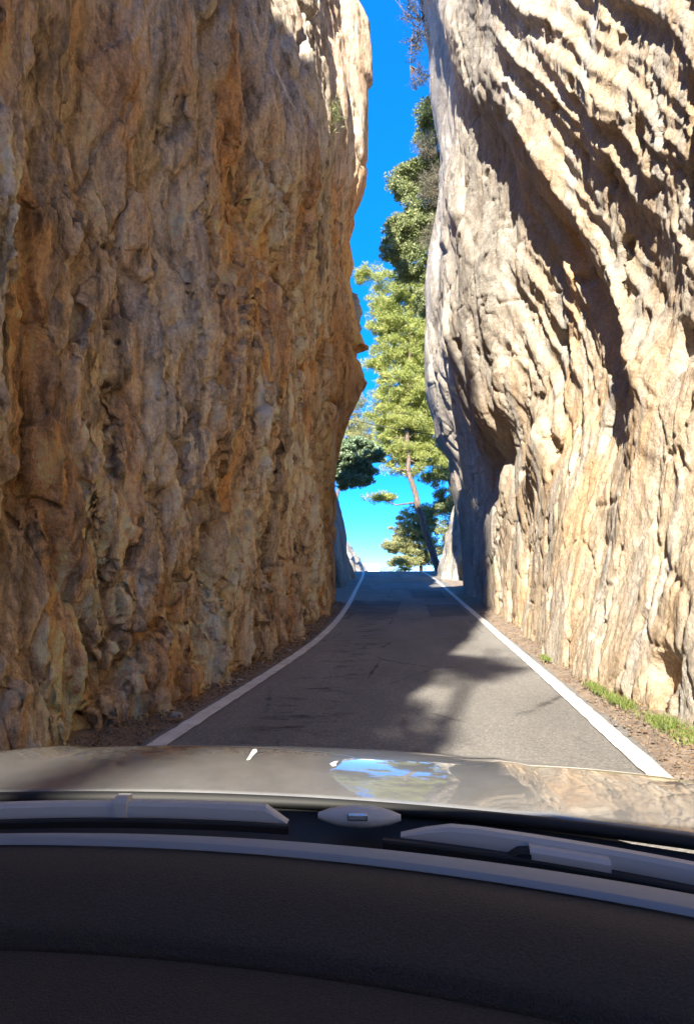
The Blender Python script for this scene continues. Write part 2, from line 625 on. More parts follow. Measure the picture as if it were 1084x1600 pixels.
# ground: one sheet to the horizon
gx = np.concatenate([-np.geomspace(3000, 8, 26), np.arange(-7, 7.01, 0.25), np.geomspace(8, 3000, 26)])
gy = np.concatenate([-np.geomspace(3000, 70, 14), np.arange(-60, 60, 0.5), np.geomspace(61, 4000, 40)])
GX, GY = np.meshgrid(gx, gy)
off = np.maximum(0, np.maximum(left_line(GY) - 0.3 - GX, GX - right_line(GY) - 0.2))
GZ = gz(GY) - 0.012 + 0.05 * fbm(GX * 1.3, GY * 1.3, 0 * GX, 3) * np.clip(off * 1.2, 0, 1) + 0.10 * np.clip(off, 0, 0.6) - 0.02
far = np.clip((np.hypot(GX, GY - 20) - 60) / 200, 0, 1)
GZ -= far * 6
ground = mesh_obj('ground', np.stack([GX, GY, GZ], -1), grid_faces(*GX.shape), M['soil'])
tag(ground, 'brown stony soil beside and beyond the road', 'ground', kind='structure')

# road
ry = np.concatenate([np.arange(-60, 3, 1.0), np.arange(3, 60, 0.25), np.arange(60, 90, 1.0)])
wob = lambda s: 0.07 * fbm(ry * 0.9, 0 * ry + s, 0 * ry, 3)
rl = left_line(ry) - 0.16 - 0.85 * sstep(23, 30, ry) + wob(2.2)
rr = right_line(ry) + 0.14 + 0.25 * sstep(26, 34, ry) + wob(7.2)
road = mesh_obj('road', np.stack([np.stack([rl + (rr - rl) * t, ry, gz(ry) + 0.012 - 0.03 * (2 * t - 1) ** 4 * 0.3], -1) for t in np.linspace(0, 1, 17)], 1),
                grid_faces(len(ry), 17), M['asphalt'])
tag(road, 'worn grey asphalt road climbing through the rock cutting', 'road', kind='structure')


def line_strip(name, fn, w, label):
    y = np.arange(1.0, 62, 0.12)
    x = fn(y)
    j0 = 0.012 * fbm(y * 6, 0 * y + 3, 0 * y + w * 99, 3)
    j1 = 0.012 * fbm(y * 6, 0 * y + 9, 0 * y + w * 99, 3)
    G = np.stack([np.stack([x + (t - 0.5) * w + (j0 if t < .5 else j1), y, gz(y) + 0.018], -1) for t in (0, 1)], 1)
    o = mesh_obj(name, G, grid_faces(len(y), 2), M['paint'], road)
    o['label'] = label
    return o


line_strip('edge_line', left_line, 0.15, 'white painted line along the brown cliff side')
line_strip('edge_line', right_line, 0.155, 'white painted line along the cream cliff side')


def patch(pts, mat, label, lift=0.0165):
    # a repair patch with an uneven outline, draped over the road
    P = []
    for (x0, y0), (x1, y1) in zip(pts, pts[1:] + pts[:1]):
        n = max(2, int(math.hypot(x1 - x0, y1 - y0) / 0.12))
        for k in range(n):
            t = k / n
            P.append((x0 + (x1 - x0) * t + rnd.uniform(-.025, .025), y0 + (y1 - y0) * t + rnd.uniform(-.07, .07)))
    P = np.array(P)
    c = P.mean(0)
    rings = [P * s + c * (1 - s) for s in (1, .8, .6, .4, .2)]
    V = np.concatenate(rings + [c[None]])
    V = np.column_stack([V, gz(V[:, 1]) + lift])
    n = len(P)
    F = []
    for r in range(4):
        for k in range(n):
            k2 = (k + 1) % n
            F.append((r * n + k, r * n + k2, (r + 1) * n + k2, (r + 1) * n + k))
    for k in range(n):
        F.append((4 * n + k, 4 * n + (k + 1) % n, 5 * n))
    o = mesh_obj('asphalt_patch', V, F, mat, road)
    o['label'] = label
    return o


patch([(-2.0, 20.3), (-.55, 20.2), (-.5, 25.5), (-2.15, 26)], M['patch'], 'dark repair patch beside the brown cliff')
patch([(-.1, 27), (1.1, 27.3), (1.0, 31.5), (-.3, 32)], M['patch'], 'dark repair patch in the far lane')
patch([(.35, 19.5), (1.4, 20.0), (1.35, 24.4), (.3, 24)], M['patch'], 'dark repair patch by the cream cliff')
patch([(-2.0, 33), (.7, 33.3), (.5, 37), (-2.3, 36.5)], M['patch2'], 'grey repair patch near the crest')


# ------------------------------------------------------------------ cliffs
def log_cols(y0, y1, d0, yr, pw):
    ys = [y0]
    while ys[-1] < y1:
        ys.append(ys[-1] + d0 * max(1.0, ys[-1] / yr) ** pw)
    ys[-1] = y1
    return np.array(ys)


def rows(top, d0, zfine, grow):
    zs = [-0.3]
    while zs[-1] < top:
        zs.append(zs[-1] + d0 * (1 if zs[-1] < zfine else 1 + grow * (zs[-1] - zfine)))
    return np.array(zs)


def cliff(name, mat, side, xfn, ys, zs, topfn, disp1, disp2, back_pts, front_pts, plateau):
    """one rock wall: a grid over (along the road, up), rounded off into its two ends and its top.
    side +1 when the rock lies to +x of its face."""
    nf, nb = len(front_pts), len(back_pts)
    yc = np.concatenate([np.full(nf, ys[0]), ys, np.full(nb, ys[-1])])
    Y, Zn = np.meshgrid(yc, zs)
    top = topfn(Y) + 0 * Y
    for k, (dy, dx) in enumerate(front_pts):
        top[:, k] -= 0.3 * dx
    for k, (dy, dx) in enumerate(back_pts):
        top[:, nf + len(ys) + k] -= 0.75 * dx
    Z = -0.3 + (Zn + 0.3) / (zs[-1] + 0.3) * (top + 0.3)
    X = xfn(Y, Z)
    for k, (dy, dx) in enumerate(front_pts):
        Y[:, k] -= dy
        X[:, k] += side * dx
    for k, (dy, dx) in enumerate(back_pts):
        Y[:, nf + len(ys) + k] += dy
        X[:, nf + len(ys) + k] += side * dx
    # the top: rows rolling inward
    ex, ez, ey = [], [], []
    for d, h in plateau:
        ex.append(X[-1] + side * d)
        ey.append(Y[-1])
        ez.append(Z[-1] + h)
    X = np.vstack([X] + [r[None] for r in ex])
    Y = np.vstack([Y] + [r[None] for r in ey])
    Z = np.vstack([Z] + [r[None] for r in ez])
    P = np.stack([X, Y, Z], -1)
    n = grid_normals(P) * -side
    # face normals point away from the rock
    P = P + n * disp1(P)[..., None]
    n = grid_normals(P) * -side
    P = P + n * disp2(P)[..., None]
    P[..., 2] += gz(P[..., 1]) * np.clip(1 - P[..., 2] / 4, 0, 1)
    return mesh_obj(name, P, grid_faces(P.shape[0], P.shape[1], flip=(side < 0)), mat)


# ---- the brown cliff on the left
EL = [(0.0, -2.69), (3.3, -2.76), (4.4, -2.74), (5.3, -2.58), (6.15, -2.36), (6.8, -2.03), (7.7, -1.58), (8.3, -1.86), (8.5, -2.0), (8.75, -1.98), (8.85, -1.52),
      (9.6, -1.9), (11.3, -2.23), (11.8, -2.10), (12.7, -2.21), (13.6, -2.0), (14.75, -1.73), (16.9, -1.69), (18.3, -1.69), (18.5, -1.50), (20.6, -1.56), (21.7, -2.18), (26, -3.2)]
EL = np.array(EL)
Lz = [0, 2, 4, 6, 7.5, 9, 11, 13, 17, 22, 27]
Ly = [-12, -5, -1, 5.5, 9, 13, 16, 18.5, 21.5, 25]
LT = [
    [-2.9, -2.9, -2.85, -2.62, -2.42, -2.48, -2.55, -2.62, -2.82, -2.76],
    [-2.9, -2.9, -2.85, -2.62, -2.5, -2.55, -2.6, -2.65, -2.84, -2.78],
    [-2.9, -2.9, -2.8, -2.6, -2.5, -2.5, -2.55, -2.62, -2.84, -2.78],
    [-2.9, -2.9, -2.8, -2.7, -2.75, -2.75, -2.65, -2.6, -2.75, -2.4],
    [-2.9, -2.9, -3, -2.75, -2.6, -2.5, -2.4, -2.4, -2.65, -1.9],
    [-2.9, -2.9, -3.2, -3, -2.75, -2.4, -2.15, -2.15, -2.65, -1.9],
    [-2.9, -2.9, -3.6, -3.5, -3.3, -2.8, -2.1, -2.05, -2.7, -2.2],
    [-2.9, -2.9, -4.4, -4.3, -4.1, -3.5, -2.5, -2.3, -2.8, -2.15],
    [-2.9, -2.9, -6, -6, -5.7, -5, -3.6, -3, -2.9, -1.7],
    [-2.9, -2.9, -8.5, -8.5, -8, -7, -5, -3.8, -3.2, -2.2],
    [-3.2, -3.2, -10.5, -10.5, -10, -9, -7, -5, -4, -3.4]]
_lt = table_fn(Ly, Lz, LT, k=3)


def xl(y, z):
    e = np.interp(z, EL[:, 0], EL[:, 1])
    w = sstep(23.3, 24.9, y)
    return (_lt(y, z) + 0.13 * sstep(5, 7.5, y) * sstep(23, 18, y)) * (1 - w) + e * w


def l1(P):
    x, y, z = P[..., 0], P[..., 1], P[..., 2]
    wx = 0.35 * perlin(y * .5, z * .4, x * 0 + 2)
    wy = 0.30 * perlin(y * .5 + 9, z * .4, x * 0 + 5) + 0.12 * perlin(y * 1.6 + 9, z * .9, x * 0 + 5)
    yy, zz = y + wy, z + wx
    lean = yy + 0.14 * zz
    k = (1 - 0.75 * sstep(22.5, 25, y)) * (.45 + .55 * sstep(4, 8.5, y))
    up = sstep(2.2, 3.6, z - .45 * y + .8 * perlin(y * .5, z * .5, x * 0 + 8))
    r = 0.42 * fbm(lean * .33, zz * .16, x * .3, 2)
    _, e0 = facet(lean * .40, zz * .15, x * .3 + 9, 7)
    r = r - 0.28 * sstep(0.055, 0.0, e0)
    r = r + (1 - 0.35 * up) * 0.50 * (0.26 - np.abs(perlin(lean * 1.0, zz * .20, x * .6 + 3)))
    r = r + (1 - 0.45 * up) * 0.24 * (0.26 - np.abs(perlin(lean * 2.3 + 3, zz * .38, x * .6 + 9)))
    v, e_ = facet(lean * .85, zz * .34, x * .5 + 4, 1, .09)
    r = r + (1 - 0.4 * up) * (0.085 * v - 0.10 * sstep(0.10, 0.0, e_))
    r = r + (1 - .6 * up) * (0.10 * plates(fbm(lean * .7 + 40, zz * .24, x * .4, 3), 3.2) + 0.05 * plates(fbm(lean * 1.7 + 4, zz * .5, x * .8, 2), 3.0))
    r = r + 0.16 * up * sstep(4, 6, z)
    return r * k


def l2(P):
    x, y, z = P[..., 0], P[..., 1], P[..., 2]
    k = 1 - 0.6 * sstep(23.5, 25, y)
    up = 1 - 0.5 * sstep(2.2, 3.6, z - .45 * y)
    w = 0.22 * perlin(y * 1.9, z * 1.3, x)
    lean = y + w + 0.14 * z
    v, e_ = facet(lean * 3.0, z * 1.15 + w, x * 2.2, 2, .09)
    n1, n2 = sstep(24, 12, y), sstep(15, 7, y)
    r = (0.048 * v - 0.055 * sstep(0.12, 0.0, e_)) * (.3 + .7 * n1)
    r = r + 0.10 * (0.26 - np.abs(perlin(lean * 4.4 + 5, z * .85, x * 2)))
    r = r + 0.060 * n1 * (0.26 - np.abs(perlin(lean * 9.5 + 5, z * 2.2, x * 4)))
    r = r + 0.034 * n1 * (0.26 - np.abs(perlin(lean * 14 + 2, z * 1.7, x * 4)))
    p = perlin(y * 2.3 + 31, z * 1.0, x * 2.0)
    r = r - 0.15 * sstep(0.30, 0.5, p)
    r = r + 0.026 * n2 * fbm(y * 15, z * 8, x * 13, 3, 0.6)
    return r * k * up


ysl = np.concatenate([np.arange(-10.4, 2.5, 0.25), log_cols(2.5, 24.6, 0.0125, 4.2, 1.15), np.linspace(24.63, 25, 14)])
zsl = rows(26, 0.024, 5.0, 0.12)
top_l = lambda y: 15.5 + 7.2 * sstep(6, 20, y) + 11.5 * sstep(-2.5, -5.5, y)  # raised behind the camera, shaped to shade road and far right wall
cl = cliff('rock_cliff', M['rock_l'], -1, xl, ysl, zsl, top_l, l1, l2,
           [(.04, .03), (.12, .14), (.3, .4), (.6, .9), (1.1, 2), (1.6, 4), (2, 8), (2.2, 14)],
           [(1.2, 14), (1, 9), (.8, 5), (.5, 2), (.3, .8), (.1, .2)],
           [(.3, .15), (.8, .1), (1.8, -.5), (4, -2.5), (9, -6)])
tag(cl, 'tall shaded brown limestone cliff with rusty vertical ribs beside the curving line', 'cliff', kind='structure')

# ---- the cream cliff on the right
ER = np.array([(0.0, 1.92), (1.1, 1.89), (2.9, 1.8), (4.5, 1.48), (5.9, 1.36), (6.7, .84), (7.5, .74), (8.6, .43), (10.25, .39), (11.9, .48), (13.3, .41),
               (14.7, .59), (17.5, 1.21), (18.4, 1.27), (20.4, .96), (22.5, .65), (24.5, .30), (26.3, .04), (30, -.4)])
Rz = [0, 1.2, 2.5, 4, 5.6, 7.3, 9, 12, 16, 21, 30]
Ry = [-8, 0, 6.5, 9, 12, 16, 20, 25, 31]
RT = [
    [2.7, 2.6, 2.45, 2.2, 2.05, 2.08, 2.12, 2.12, 1.92],
    [3.0, 2.9, 2.72, 2.5, 2.3, 2.3, 2.25, 2.15, 1.9],
    [3.3, 3.2, 3.0, 2.8, 2.6, 2.5, 2.35, 2.1, 1.8],
    [3.5, 3.45, 3.3, 3.05, 2.8, 2.6, 2.4, 2.15, 1.6],
    [3.7, 3.65, 3.5, 3.25, 2.95, 2.65, 2.25, 1.95, 1.5],
    [3.8, 3.75, 3.6, 3.3, 3.0, 2.6, 1.9, 1.25, .8],
    [3.85, 3.8, 3.65, 3.35, 3.0, 2.5, 1.7, 1.0, .4],
    [3.9, 3.8, 3.65, 3.35, 3.0, 2.4, 1.6, 1.0, .45],
    [3.9, 3.8, 3.6, 3.3, 2.9, 2.2, 1.5, 1.2, .9],
    [3.8, 3.7, 3.5, 3.2, 2.7, 1.9, 1.3, 1.1, .9],
    [3.0, 2.9, 2.8, 2.6, 2.1, 1.2, .5, 0, -.4]]
_rt = table_fn(Ry, Rz, RT, k=2)


def xr(y, z):
    e = np.interp(z, ER[:, 0], ER[:, 1])
    w = sstep(27.5, 31, y)
    x = _rt(y, z) * (1 - w) + e * w
    # a deep slanting gully, its near side a proud rib
    q = (z - 19) - 1.14 * (y - 25.0)
    s = sstep(2.0, 4.0, z)
    x = x + s * 0.26 * sstep(1.7, 0.6, q) * sstep(-4.2, -1.8, q)
    x = x - s * 0.10 * np.exp(-((q - 2.4) / 0.8) ** 2)
    x = x - 0.12 * sstep(5, 3, z) * sstep(16, 12, y)
    # the heavy block above the undercut near the far end
    x = x - 0.50 * np.exp(-((y - 20.5) / 3.0) ** 2) * sstep(4.3, 5.7, z + .12 * (y - 20)) * sstep(12, 8, z)
    x = x + 0.28 * np.exp(-((y - 22) / 3.5) ** 2) * np.exp(-((z - 4.3) / .8) ** 2)
    return x


def r_frames(P, w):
    """coordinates (across, along) for the steep low ribs and for the slanting high ones, and the blend between"""
    y, z = P[..., 1], P[..., 2]
    out = []
    for ca in (0.10, 0.66):
        sa = math.sqrt(1 - ca * ca)
        out.append((sa * (y + w) - ca * z, sa * z + ca * (y + w)))
    return out, sstep(2.5, 5.5, z + 0.12 * (y - 12) + 1.2 * perlin(y * .4, z * .4, 0 * y))


def r1(P):
    x, y, z = P[..., 0], P[..., 1], P[..., 2]
    w = 0.30 * perlin(y * .5 + 9, z * .4, x * 0 + 15) + 0.10 * perlin(y * 1.5 + 9, z * .9, x * 0 + 5)
    (lo, hi), m = r_frames(P, w)
    k = 1 - 0.85 * sstep(27.5, 30.5, y)
    far_ = sstep(15, 19, y)
    r = 0.22 * fbm(y * .3, z * .22, x * .3 + 4, 2)

    def ribs(f, s, am, fq, el):
        ac, al = f
        return am * (0.26 - np.abs(perlin(ac * fq + s, al * fq * el, x * .4 + s)))
    low = ribs(lo, 3, -.17, .6, .2) + ribs(lo, 5, .05, 2.0, .14)
    high = ribs(hi, 3, .55, .6, .08) + ribs(hi, 8, .26, 1.6, .07) + ribs(hi, 6, .10, 4.0, .05)
    r = r + .7 * low * (1 - m) + high * m * (1 - .8 * far_)
    v, e_ = facet(lo[0] * .55, lo[1] * .28, x * .4 + 4, 3)
    v2, e2 = facet(lo[0] * .9 + 3, lo[1] * .7, x * .6 + 8, 13)
    r = r + (0.045 + .07 * far_) * v - 0.05 * sstep(0.08, 0.0, e_) * far_ + 0.04 * v2 * (.35 + .65 * far_) - 0.03 * sstep(0.06, 0.0, e2)
    r = r + 0.03 * plates(fbm(lo[0] * .6 + 40, lo[1] * .3, x * .4, 3), 3.0, .2) * sstep(27, 20, y)
    # a low knuckle of rock standing out of the face
    r = r + 0.24 * np.exp(-((y - 15.6) / 1.3) ** 2 - ((z - 3.7 - 0.35 * (15.6 - y)) / 0.65) ** 2)
    return r * k


def r2(P):
    x, y, z = P[..., 0], P[..., 1], P[..., 2]
    k = 1 - 0.6 * sstep(29, 31, y)
    w = 0.2 * perlin(y * 1.7, z * 1.1, x + 5)
    (lo, hi), m = r_frames(P, w)
    v, e_ = facet(lo[0] * 1.7, lo[1] * .75, x * 1.5, 4)
    r = (0.010 * v - 0.012 * sstep(0.10, 0.0, e_)) * sstep(30, 14, y)
    fa = 1 - .75 * sstep(15, 23, y)
    n1, n2 = sstep(20, 11, y), sstep(13, 6.5, y)
    for f, q in ((lo, .7 - .7 * m), (hi, m)):
        r = r + fa * q * (0.024 * (0.26 - np.abs(perlin(f[0] * 4.2 + 5, f[1] * .26, x * 2))) + 0.014 * n1 * (0.26 - np.abs(perlin(f[0] * 9 + 5, f[1] * .6, x * 3))))
    near = sstep(13, 7, y) * sstep(2.5, 5, z)
    r = r + 0.020 * near * billow(y * 6, z * 5, x * 4, 2)
    p = perlin(y * 1.3 + 31, z * 1.1, x * 2.0)
    r = r - 0.17 * sstep(0.46, 0.58, p) * (1 - .6 * sstep(16, 24, y))
    p = perlin(y * 3.1 + 3, z * 2.0, x * 2.0)
    r = r - 0.06 * sstep(0.44, 0.56, p) * sstep(24, 14, y)
    r = r + 0.012 * n2 * fbm(y * 12, z * 9, x * 12, 3, 0.6) + 0.010 * n1 * billow(y * 3.4, z * 1.8, x * 3, 3, .6)
    return r * k


ysr = np.concatenate([np.arange(-8, 2.5, 0.25), log_cols(2.5, 30.6, 0.0135, 4.2, 1.12), np.linspace(30.64, 31, 12)])
zsr = rows(28, 0.026, 6.0, 0.10)
top_r = lambda y: 28.0 - 13 * sstep(8, -4, y) * 0 + 0 * y
cr = cliff('rock_cliff', M['rock_r'], 1, xr, ysr, zsr, top_r, r1, r2,
           [(.04, .03), (.12, .14), (.3, .4), (.6, .9), (1.1, 2), (1.6, 4), (2, 8), (2.2, 14)],
           [(2.2, 14), (2, 9), (1.6, 5), (1.0, 2), (.5, .8), (.15, .2)],
           [(.3, .25), (.8, .5), (1.8, .7), (4, 1.0), (9, 1.2)])
tag(cr, 'sunlit cream limestone cliff with slanting ribs overhanging the straight line', 'cliff', kind='structure')


# ---- smaller rocks beyond
def rock_mound(name, ctr, rad, mat, seed, label, cat='rock', n=90, rough=0.16, shear=(0, 0), kind=None):
    th = np.linspace(0, 2 * math.pi, n + 1)
    ph = np.linspace(-0.35, math.pi / 2, n // 2)
    TH, PH = np.meshgrid(th, ph)
    cx, sx = np.cos(TH), np.sin(TH)
    # squarish cross-section
    sq = (np.abs(cx) ** 3 + np.abs(sx) ** 3) ** (-1 / 3)
    d = np.stack([cx * sq * np.cos(PH) ** 0.6 * (PH < 1.569), sx * sq * np.cos(PH) ** 0.6 * (PH < 1.569), np.sin(PH)], -1)
    r = 1 + rough * fbm(d[..., 0] * 1.7 + seed, d[..., 1] * 1.7, d[..., 2] * 1.7, 5, .6) + rough * 0.6 * billow(d[..., 0] * 3 + seed, d[..., 1] * 3, d[..., 2] * 1.2, 3)
    P = d * r[..., None] * np.array(rad)
    P[..., 0] += shear[0] * P[..., 2]
    P[..., 1] += shear[1] * P[..., 2]
    P[:, -1] = P[:, 0]
    o = mesh_obj(name, P + np.array(ctr), grid_faces(*TH.shape), mat)
    tag(o, label, cat, kind=kind)
    return o


rock_mound('rock_outcrop', (4.45, 43.5, .4), (3.3, 4.6, 8.4), M['rock_far'], 3.3, 'pale rock shoulder half in sun at the far end of the cream cliff', n=170, rough=0.11, shear=(.20, 0))
rock_mound('rock_outcrop', (-6.0, 37, .2), (2.75, 8.0, 8.5), M['rock_bank'], 9.1, 'grey shaded rock bank beyond the end of the brown cliff', n=170, rough=0.10, shear=(-.16, 0))
rock_mound('boulder', (-2.95, 28.5, 11.0), (.85, 1.2, 1.3), M['rock_far'], 21.7, 'dark rounded boulder jutting out behind the brown cliff edge', 'boulder', n=80)
rock_mound('rock_outcrop', (-6.9, 66, .3), (2.6, 5, 3.6), M['rock_far'], 14.0, 'sunlit tan rock bluff farthest off beside the road crest', n=80, shear=(-.35, 0))


# ------------------------------------------------------------------ vegetation
def blades(C, R, n, size, aspect, flat=0.0):
    """n small leaf quads in each ball (centre C, radius R)"""
    k = len(C)
    u = RNG.normal(size=(k, n, 3))
    u /= np.linalg.norm(u, axis=2, keepdims=True)
    rr = RNG.random((k, n, 1)) ** 0.45
    ctr = C[:, None] + u * rr * (R[:, None, None] if R.ndim == 1 else R[:, None, :])
    d = u + RNG.normal(size=u.shape) * 0.7
    d[..., 2] += 0.25
    d /= np.linalg.norm(d, axis=2, keepdims=True)
    t = np.cross(d, RNG.normal(size=u.shape))
    t /= np.linalg.norm(t, axis=2, keepdims=True) + 1e-9
    s = size * RNG.uniform(0.6, 1.4, size=(k, n, 1))
    a_, b_ = d * s * 0.5, t * s * 0.5 * aspect
    V = np.stack([ctr - a_ - b_ * .6, ctr - a_ * .2 + b_, ctr + a_, ctr - a_ * .2 - b_], 2).reshape(-1, 3)
    F = np.arange(len(V)).reshape(-1, 4)
    return V, F


def tree(name, base, trunk, crowns, mat, label, cat='tree', group=None, leaf=0.16, aspect=0.3, per=90, r0=0.22, limbs=14, seed=1, clump=(0.45, 0.85), stems=None):
    """trunk: points; crowns: (centre, radii, clumps). Each crown is a lumpy hull of leaf clumps with gaps."""
    rg = np.random.default_rng(seed)
    root = empty(name, base)
    bx = np.array(base, float)
    tr = [np.array(p, float) - bx for p in trunk]
    m = MB()
    nt_ = len(tr)
    # refine the trunk
    T = []
    for i in range(nt_ - 1):
        for t in np.linspace(0, 1, 5, endpoint=False):
            T.append(tr[i] * (1 - t) + tr[i + 1] * t + rg.normal(size=3) * 0.03)
    T.append(tr[-1])
    rad = [r0 * (1 - 0.8 * i / (len(T) - 1)) for i in range(len(T))]
    m.tube(T, rad, 9)
    C, R = [], []
    for c, r, n in crowns:
        c = np.array(c, float) - bx
        r = np.array(r, float)
        u = rg.normal(size=(n, 3))
        u /= np.linalg.norm(u, axis=1, keepdims=True)
        q = c + u * (rg.random((n, 1)) ** 0.4) * r
        C.append(q)
        R.append(rg.uniform(*clump, size=n))
    C, R = np.concatenate(C), np.concatenate(R)
    Ta = np.array(T)
    ends = [C[i] for i in rg.choice(len(C), min(limbs, len(C)), replace=False)] + [np.array(c, float) - bx for c, r, n in crowns]
    for q in ends:
        dd = np.linalg.norm(Ta - (q - np.array([0, 0, 0.35 * np.linalg.norm(Ta[:, :2] - q[:2], axis=1).min()])), axis=1)
        j = int(np.argmin(dd))
        p0 = Ta[j]
        mid = (p0 + q) / 2 + rg.normal(size=3) * 0.18 * np.linalg.norm(q - p0) * 0.5
        r_ = max(0.025, rad[j] * 0.4)
        m.tube([p0, mid, q], [r_, r_ * .6, r_ * .2], 5)
    m.build('trunk', M['bark'], root)
    V, F = blades(C, R[:, None] * rg.uniform((.6, .6, .35), (1.35, 1.35, .75), size=(len(R), 3)), per, leaf, aspect)
    mesh_obj('crown', V, F, mat, root, smooth=False)
    tag(root, label, cat, group)
    return root


G50 = float(gz(48))
# the tall pine in the gap
tree('pine_tree', (1.6, 51, float(gz(51)) - .1), [(1.6, 51, gz(51) - .1), (.75, 51, 3.6), (.1, 51, 6.0), (-.5, 51, 8.2), (-.6, 51.3, 12), (-.3, 51.6, 17), (.2, 52, 23)],
     [((-.5, 52.4, 16.5), (2.7, 2, 7.0), 230), ((-.8, 52, 8.6), (1.6, 1.4, 1.0), 26), ((-.5, 52, 9.6), (1.9, 1.6, .9), 50), ((-.5, 52, 11.6), (2.5, 2, 1.1), 80), ((-.1, 52, 14.2), (2.7, 2.4, 1.5), 110), ((-.5, 52, 17.6), (2.5, 2.4, 1.9), 120), ((-1.0, 52, 21.0), (2.4, 2.4, 1.8), 100), ((.3, 52, 24.5), (2.4, 2.2, 2.0), 60),
      ((-2.4, 51, 6.3), (.9, .7, .3), 16), ((.9, 52, 12.0), (1.6, 1.6, 1.8), 54), ((1.2, 52, 16.5), (1.6, 1.6, 2.8), 70), ((.9, 52, 21.5), (1.6, 1.6, 2.0), 50), ((1.7, 53, 9.2), (1.1, 1, 1.1), 26), ((-1.6, 52, 12.6), (1.9, 1.6, 1.5), 60), ((-1.9, 52, 10.6), (1.2, 1.2, .9), 30), ((-2.2, 52, 19.0), (1.3, 1.4, 1.6), 50), ((.5, 52, 9.3), (1.3, 1.2, .6), 14), ((-3.3, 52, 22.6), (.9, .8, .9), 16), ((-3.0, 52, 16), (.7, .8, .6), 10)],
     M['pine'], 'tall bright green pine with leaning trunk in the gap between the cliffs', seed=4, r0=.27, per=170, leaf=.27, aspect=.13, limbs=60, clump=(.35, .75))
tree('pine_tree', (3.6, 56, float(gz(56)) - .1), [(3.6, 56, gz(56) - .1), (3.1, 56, 6), (2.1, 56, 10), (1.7, 56, 14), (1.7, 56, 19)],
     [((.6, 56, 10.6), (2.3, 1.6, 1.3), 56), ((.9, 56, 12.6), (2.4, 1.6, 1.3), 50), ((1.6, 56, 14.2), (1.9, 1.8, 1.7), 50), ((1.5, 56, 18.0), (2.0, 1.8, 2.0), 50), ((2.2, 56, 6.4), (1.0, .9, 1.0), 30), ((1.5, 56, 8.4), (1.2, 1, .8), 26), ((2.6, 56, 4.2), (1.1, 1, 1.3), 34)],
     M['mid'], 'dark trunked pine standing behind the pale rock shoulder', seed=8, r0=.3, per=190, leaf=.22, aspect=.24, limbs=40, clump=(.4, .7))
tree('pine_tree', (.4, 60, 1.1), [(.4, 60, 1.1), (.2, 60, 3), (-.3, 60, 5)],
     [((.2, 60, 5.6), (1.6, 1.5, .9), 56), ((-.2, 60, 4.5), (2.0, 1.5, .9), 76), ((-1.2, 60, 3.3), (1.6, 1.3, .7), 50), ((.7, 60, 2.8), (1.9, 1.4, 1.3), 70), ((-.9, 59, 2.0), (1.6, 1, .5), 36)],
     M['pine_far'], 'low spreading young pine below the leaning trunk by the crest', seed=12, r0=.14, per=170, leaf=.2, aspect=.24, limbs=22, clump=(.3, .55))
tree('oak_tree', (-6.9, 45.5, float(gz(45)) - .1), [(-6.9, 45.5, gz(45) - .1), (-6.6, 45.5, 4), (-5.6, 45.5, 6.3), (-4.4, 45.5, 8)],
     [((-4.7, 45.5, 8.2), (1.5, 1.5, .9), 80), ((-3.7, 45.5, 8.9), (1.2, 1.2, .6), 40), ((-3.9, 45.5, 7.2), (1.3, 1.2, .7), 40), ((-2.9, 45.5, 8.2), (1.2, 1.2, .9), 56), ((-4.1, 45.5, 6.9), (1.1, 1, .5), 26), ((-5.3, 45.5, 9), (1.1, 1, .6), 24)],
     M['oak'], 'dark round oak leaning out from the grey rock bank', seed=15, r0=.2, per=190, leaf=.15, aspect=.55, limbs=18, clump=(.28, .5))
tree('pine_tree', (-6.5, 58, 1.0), [(-6.5, 58, 1.0), (-6.2, 58, 7), (-5.2, 58, 12)],
     [((-3.9, 58, 11.8), (1.5, 1.5, 1.6), 46), ((-4.7, 58, 12.4), (1.6, 1.5, 1.5), 50), ((-5.0, 58, 14.6), (1.2, 1.2, 1.2), 26)],
     M['pine_far'], 'thin pale pine crown showing above the dark oak', seed=18, r0=.2, per=110, leaf=.2, aspect=.2, limbs=18, clump=(.4, .7))
# the shrub-clad tree on the cliff end
tree('evergreen_tree', (2.9, 32.6, 13.5), [(2.9, 32.6, 13.5), (1.9, 33.2, 15.6), (1.0, 33.7, 19), (.7, 33.7, 22)],
     [((0.65, 33.7, 17.85), (1.03, 1.12, 1.40), 70), ((0.47, 33.7, 20.00), (0.94, 1.12, 1.22), 60), ((0.75, 33.7, 22.34), (0.84, 0.94, 1.12), 40), ((-0.28, 33.7, 17.10), (0.84, 0.94, 0.84), 36), ((0.19, 33.7, 15.42), (1.03, 0.94, 0.94), 46), ((0.65, 33.7, 13.74), (0.75, 0.94, 0.94), 24), ((-.75, 33.9, 16.4), (.75, .8, .8), 34), ((-.35, 33.9, 19.3), (.75, .8, .9), 30), ((-.6, 33.9, 17.6), (.7, .8, .8), 24)],
     M['mid'], 'bushy olive green tree clinging to the end of the cream cliff', seed=22, r0=.16, per=200, leaf=.13, aspect=.4, limbs=30, clump=(.28, .48))
tree('dry_shrub', (1.9, 31.9, 17.2), [(1.9, 31.9, 17.2), (1.2, 32.4, 18.4), (.8, 32.4, 19.8)],
     [((.85, 32.4, 18.5), (.7, .5, 1.0), 36), ((.57, 32.4, 20.2), (.65, .5, .7), 20), ((.85, 32.4, 16.4), (.5, .5, .9), 14)],
     M['dry'], 'grey twiggy shrub tangled in front of the clinging green tree', 'shrub', seed=25, r0=.05, per=110, leaf=.18, aspect=.07, limbs=50, clump=(.3, .5))
